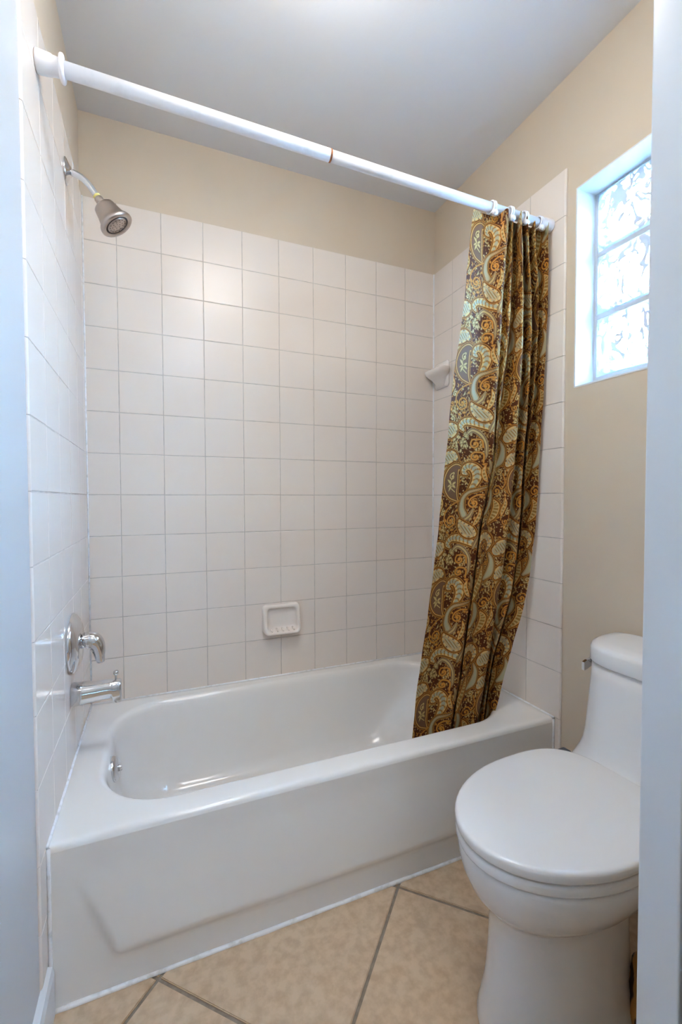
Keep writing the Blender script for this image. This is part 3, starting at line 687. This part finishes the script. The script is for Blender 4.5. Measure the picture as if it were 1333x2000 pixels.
def build_curtain():
    nu, nv = 620, 1040
    zs = np.array([r[0] for r in CT]); pts = np.array([r[1] for r in CT])      # rows x points x 2
    # smooth in height
    zz = np.linspace(zs[0], zs[-1], nv)
    from_top = (zs[0]-zs)/(zs[0]-zs[-1]); tq = np.linspace(0, 1, nv)
    def interp_rows(vals):                  # monotone-ish cubic through unevenly spaced rows
        m_ = np.gradient(vals, from_top); out = np.empty(nv)
        idx = np.clip(np.searchsorted(from_top, tq, 'right')-1, 0, len(zs)-2)
        h = from_top[idx+1]-from_top[idx]; s = (tq-from_top[idx])/h
        return ((2*s**3-3*s**2+1)*vals[idx]+(s**3-2*s**2+s)*h*m_[idx]+(-2*s**3+3*s**2)*vals[idx+1]+(s**3-s**2)*h*m_[idx+1])
    # towards the hem the first pleat closes into a deep slot behind the flat leading panel
    low = np.clip((1.40-zs)/.45, 0, 1)[:, None]; lead = pts[:, 2].copy()
    for k, d_k in ((3, (.046, .046)), (4, (.019, .004)), (5, None)):
        goal = lead+np.array(d_k) if d_k else .5*(lead+np.array((.019, .004))+pts[:, 6])+np.array((-.002, .012))
        pts[:, k] += (goal-pts[:, k])*low
    c_r = pts[:, 6].copy()
    pts[:, 7] += (c_r+np.array((.036, .036))-pts[:, 7])*low*.8
    e_r = pts[:, 10].copy()
    pts[:, 11] += (e_r+np.array((.030, .042))-pts[:, 11])*low*.6
    K = pts.shape[1]; ctrl = np.empty((nv, K, 2))
    for k in range(K):
        for a in (0, 1): ctrl[:, k, a] = interp_rows(pts[:, k, a])
    # columns spread by arc length of the mean profile
    t = np.linspace(0, K-1, 2000); mean = catmull(ctrl.mean(0), 2000); arc = np.concatenate([[0], np.cumsum(np.hypot(*np.diff(mean, axis=0).T))])
    tc = np.interp(np.linspace(0, arc[-1], nu), arc, t)
    i = np.minimum(tc.astype(int), K-2); f = (tc-i)[None, :, None]
    ext = np.concatenate([2*ctrl[:, :1]-ctrl[:, 1:2], ctrl, 2*ctrl[:, -1:]-ctrl[:, -2:-1]], axis=1)
    a, b, c, d = ext[:, i], ext[:, i+1], ext[:, i+2], ext[:, i+3]
    XY = .5*(2*b+(c-a)*f+(2*a-5*b+4*c-d)*f*f+(3*b-a-3*c+d)*f**3)               # nv x nu x 2
    cloth = np.hypot(*np.diff(XY, axis=1).transpose(2, 0, 1)).mean(0); cloth = np.concatenate([[0], np.cumsum(cloth)])
    # small wrinkles
    U = cloth[None, :]; H = zz[:, None]
    XY[..., 1] += .0016*np.sin(H*17+U*31)*np.sin(U*23+1.3)+.0010*np.sin(H*41-U*19)
    XY[..., 0] = np.minimum(XY[..., 0], W-.008)
    # gathered top edge: dips between the rings
    Z = np.repeat(zz[:, None], nu, 1); Z += 0*U*np.clip(1-(zs[0]-H)/.25, 0, 1)
    Z += (.020*np.clip((abs(XY[..., 1]+.700)-.004)/.024, 0, 1)-.003)*np.clip(1-(zs[0]-H)/.06, 0, 1)
    V = np.empty((nv*nu, 3), np.float32); V[:, 0] = XY[..., 0].ravel(); V[:, 1] = XY[..., 1].ravel(); V[:, 2] = Z.ravel()
    ii = (np.arange(nv-1)[:, None]*nu+np.arange(nu-1)[None]).ravel()
    Q = np.stack([ii, ii+nu, ii+nu+1, ii+1], 1).astype(np.int32)
    me = bpy.data.meshes.new('shower_curtain'); me.vertices.add(len(V)); me.vertices.foreach_set('co', V.ravel())
    me.loops.add(Q.size); me.loops.foreach_set('vertex_index', Q.ravel())
    me.polygons.add(len(Q)); me.polygons.foreach_set('loop_start', np.arange(0, Q.size, 4, dtype=np.int32))
    me.update(calc_edges=True); me.polygons.foreach_set('use_smooth', np.ones(len(Q), bool)); me.update()
    img, TW, TH, R = paisley_tile()
    # slight cross weave drift of the print, then bilinear lookup
    u_cm = cloth*100+.3; v_cm = (zz-.662)*100
    px = (u_cm*R-.5); py = (v_cm*R-.5)
    ny, nx = img.shape[:2]; x0_ = np.floor(px).astype(int); y0_ = np.floor(py).astype(int); fx = (px-x0_)[None, :, None]; fy = (py-y0_)[:, None, None]
    g = lambda yy, xx: img[np.ix_(yy % ny, xx % nx)]
    colr = (g(y0_, x0_)*(1-fx)+g(y0_, x0_+1)*fx)*(1-fy)+(g(y0_+1, x0_)*(1-fx)+g(y0_+1, x0_+1)*fx)*fy
    rgba = np.ones((nv, nu, 4), np.float32); rgba[..., :3] = colr
    # hem stitching line
    at = me.color_attributes.new('paisley', 'FLOAT_COLOR', 'POINT'); at.data.foreach_set('color', rgba.ravel())
    me.materials.append(M['cloth'])
    o = bpy.data.objects.new('shower_curtain', me); link(o)
    tag(o, 'brown and gold paisley shower curtain bunched against the right wall', 'curtain')
    return o
curtain = build_curtain()
# rings on the rod
ring_lab = ['white plastic curtain ring nearest the open end of the rod, first on the paisley curtain', 'second white curtain ring from the open end, between the curtain pleats',
            'third white curtain ring from the open end, deep in the curtain pleats', 'white curtain ring closest to the right tiled wall']
for k, xx in enumerate((1.262, 1.335, 1.395, 1.462)):
    t = xx/W; c = RA.lerp(RB, t); r = empty('curtain_ring', c); tag(r, ring_lab[k], 'curtain ring', 'rings holding the shower curtain')
    for dx in (-.004, .004):
        V, F = tube([Vector((dx, .0186*math.cos(a), .0186*math.sin(a))) for a in [2*PI*i/36 for i in range(37)]], .0030, 10)
        mesh_obj('hoop', V, F, 'ring', r, True)
    V, F = lathe([(-.011, .001), (-.010, .007), (-.005, .009), (.004, .009), (.009, .007), (.010, .001)], Vector((0, -.016, -.024)), (1, .2, 0), 18)
    mesh_obj('bead', V, F, 'ring', r, True)

# ------------------------------------------------------------------ toilet (local frame: origin at the wall, front towards -x)
tr = math.radians(3.0)
toilet = empty('toilet', (1.510, -1.135, 0), tr); tag(toilet, 'white one-piece toilet with closed lid beside the bathtub', 'toilet')
def egg(xf, xb, b, z, xm=None, ef=1., eb=.75, n=64, yo=0):
    """outline from front xf to back xb, half width b, widest at xm"""
    xm = (xf+xb)/2 if xm is None else xm; L_ = []
    for k in range(n):
        a = 2*PI*k/n; c, s = math.cos(a), math.sin(a)
        e = eb if c > 0 else ef
        cx = math.copysign(abs(c)**e, c); sy = math.copysign(abs(s)**(e if c > 0 else 1.0), s)
        L_.append(Vector((xm+(xb-xm)*cx if c > 0 else xm+(xm-xf)*cx, yo+b*sy, z)))
    return L_
def tlm(name, loops, m='ceramic', par=toilet, c0=True, c1=True):
    V, F = loft(loops, c0, c1); return mesh_obj(name, V, F, m, par, True)
# pedestal + bowl
tlm('bowl', [egg(-.650, -.265, .122, 0, -.46), egg(-.652, -.262, .124, .012, -.46), egg(-.646, -.265, .120, .03, -.46), egg(-.634, -.27, .110, .09, -.46), egg(-.628, -.27, .103, .17, -.46), egg(-.626, -.268, .101, .24, -.46), egg(-.628, -.26, .102, .268, -.46),
             egg(-.637, -.22, .112, .282, -.46), egg(-.654, -.17, .132, .299, -.455), egg(-.672, -.11, .152, .322, -.45), egg(-.686, -.07, .168, .354, -.45), egg(-.692, -.06, .176, .384, -.45), egg(-.692, -.06, .178, .402, -.45), egg(-.688, -.06, .174, .410, -.45)])
def slab(xf, xb, b, z0, z1, r, xm, dome=0):
    Ls = [egg(xf+r, xb-r, b-r, z0, xm, eb=.62), egg(xf+.3*r, xb-.3*r, b-.3*r, z0+.3*r, xm, eb=.62), egg(xf, xb, b, z0+r, xm, eb=.62), egg(xf, xb, b, z1-1.4*r, xm, eb=.62),
          egg(xf+.25*r, xb-.25*r, b-.25*r, z1-.7*r, xm, eb=.62), egg(xf+.8*r, xb-.8*r, b-.8*r, z1-.2*r, xm, eb=.62), egg(xf+1.7*r, xb-1.5*r, b-1.7*r, z1, xm, eb=.62)]
    if dome:
        for q in (.25, .5, .75): Ls.append(egg(xf+(xm-xf)*q, xb-(xb-xm)*q, b*(1-q), z1+dome*(1-(1-q)**2), xm, eb=.62))
    return Ls
tlm('seat', slab(-.700, -.225, .183, .4135, .4365, .0055, -.43), 'seat')
lid = tlm('lid', slab(-.702, -.222, .185, .4400, .4640, .0055, -.43, .003), 'seat')
for s in (-1, 1):
    loops = [[Vector((q.x, q.y, z)) for q in rrect(-.222, -.190, s*.075-.022, s*.075+.022, .008, 0, 5, 3)] for z in (.412, .452, .458)]
    tlm('hinge_cap', loops, 'seat')
box_obj('lid_bumper', -.235, -.205,   .150, .176, .420, .441, 'dark', toilet, .004)
# tank: bowed front, flaring into the deck at its foot
def tk(xf, b, z, ef=.55): return egg(xf, -.004, b, z, -.045, ef=ef, eb=.30)
def tkl(xf, b, z):
    L_ = []; n = 64
    for k in range(n):                       # bowed front: superellipse half, flat back with round corners
        a = 2*PI*k/n; c, s = math.cos(a), math.sin(a)
        if c > 0: x = -.05+.046*abs(c)**.35; y = b*math.copysign(abs(s)**.35, s)
        else: x = -.05-(-.05-xf)*abs(c)**.85; y = b*math.copysign(abs(s)**.62, s)
        L_.append(Vector((x, y, z)))
    return L_
tlm('tank', [tkl(-.24, .10, .18), tkl(-.25, .120, .285), tkl(-.30, .165, .35), tkl(-.31, .178, .397), tkl(-.300, .180, .420), tkl(-.275, .179, .434), tkl(-.250, .177, .446), tkl(-.232, .174, .460), tkl(-.220, .170, .482), tkl(-.213, .167, .515), tkl(-.205, .163, .58), tkl(-.198, .158, .66), tkl(-.195, .156, .700)])
tlm('tank_lid', [tkl(-.199, .159, .7025), tkl(-.201, .161, .706), tkl(-.199, .160, .738), tkl(-.194, .156, .747), tkl(-.183, .147, .752), tkl(-.15, .12, .754), tkl(-.10, .06, .755)])
# flush lever on the tub side of the tank
V, F = lathe([(0, .012), (.010, .012), (.013, .009), (.013, .001)], (-.085, .155, .672), (0, 1, 0), 20); lv = mesh_obj('flush_lever', V, F, 'chrome', toilet, True)
loops = []
for t_q, w_ in ((0, .010), (.3, .011), (.75, .013), (1, .012)):
    p0 = Vector((-.075, .172, .676)).lerp(Vector((-.118, .182, .655)), t_q)
    loops.append([p0+Vector((0, dy, dz)) for dy, dz in ((-.004, -w_), (.004, -w_), (.004, w_), (-.004, w_))])
V, F = loft(loops); mesh_obj('lever_paddle', V, F, 'chrome', lv)

# ------------------------------------------------------------------ printed bundle behind the toilet foot
bnd = []
n = 40
for z, r in ((0, .040), (.008, .054), (.04, .058), (.09, .056), (.13, .050), (.15, .036), (.158, .015)):
    bnd.append([Vector(((r+.006*math.sin(5*a+z*40))*math.cos(a), (r+.006*math.sin(5*a+z*40))*math.sin(a), z)) for a in [2*PI*k/n for k in range(n)]])
V, F = loft(bnd); bo = mesh_obj('cloth_bundle', V, F, 'print', None, True, (1.215, -1.292, 0)); tag(bo, 'small brown and gold printed bundle on the floor behind the toilet foot', 'cloth')

# ------------------------------------------------------------------ lamps (fixtures out of view)
def pendant_lamp(name, loc, r, m, label):
    e = empty(name, loc); tag(e, label, 'lamp')
    V, F = lathe([(0, .055), (-.012, .055), (-.02, .04), (-.03, .012), (-.075, .012)], (0, 0, 0), (0, 0, 1), 32); mesh_obj('canopy', V, F, 'rod', e, True)
    V, F = lathe([(-.078-.10*(1-math.cos(PI*k/12))/2, max(.001, r*math.sin(PI*k/12))) for k in range(0, 13, 2)], (0, 0, 0), (0, 0, 1), 18); mesh_obj('lamp_shade', V, F, m, e, True)
pendant_lamp('ceiling_lamp', (.58, -1.08, ROOM_H), .19, 'lamp', 'warm white flattened globe lamp under the bathroom ceiling')
pendant_lamp('hall_fill_lamp', (.55, -2.5, ROOM_H), .17, 'hall_fill_lamp', 'unseen cool white fill globe added under the hall ceiling')  # added fill light in the hall, brightens the room through the doorway
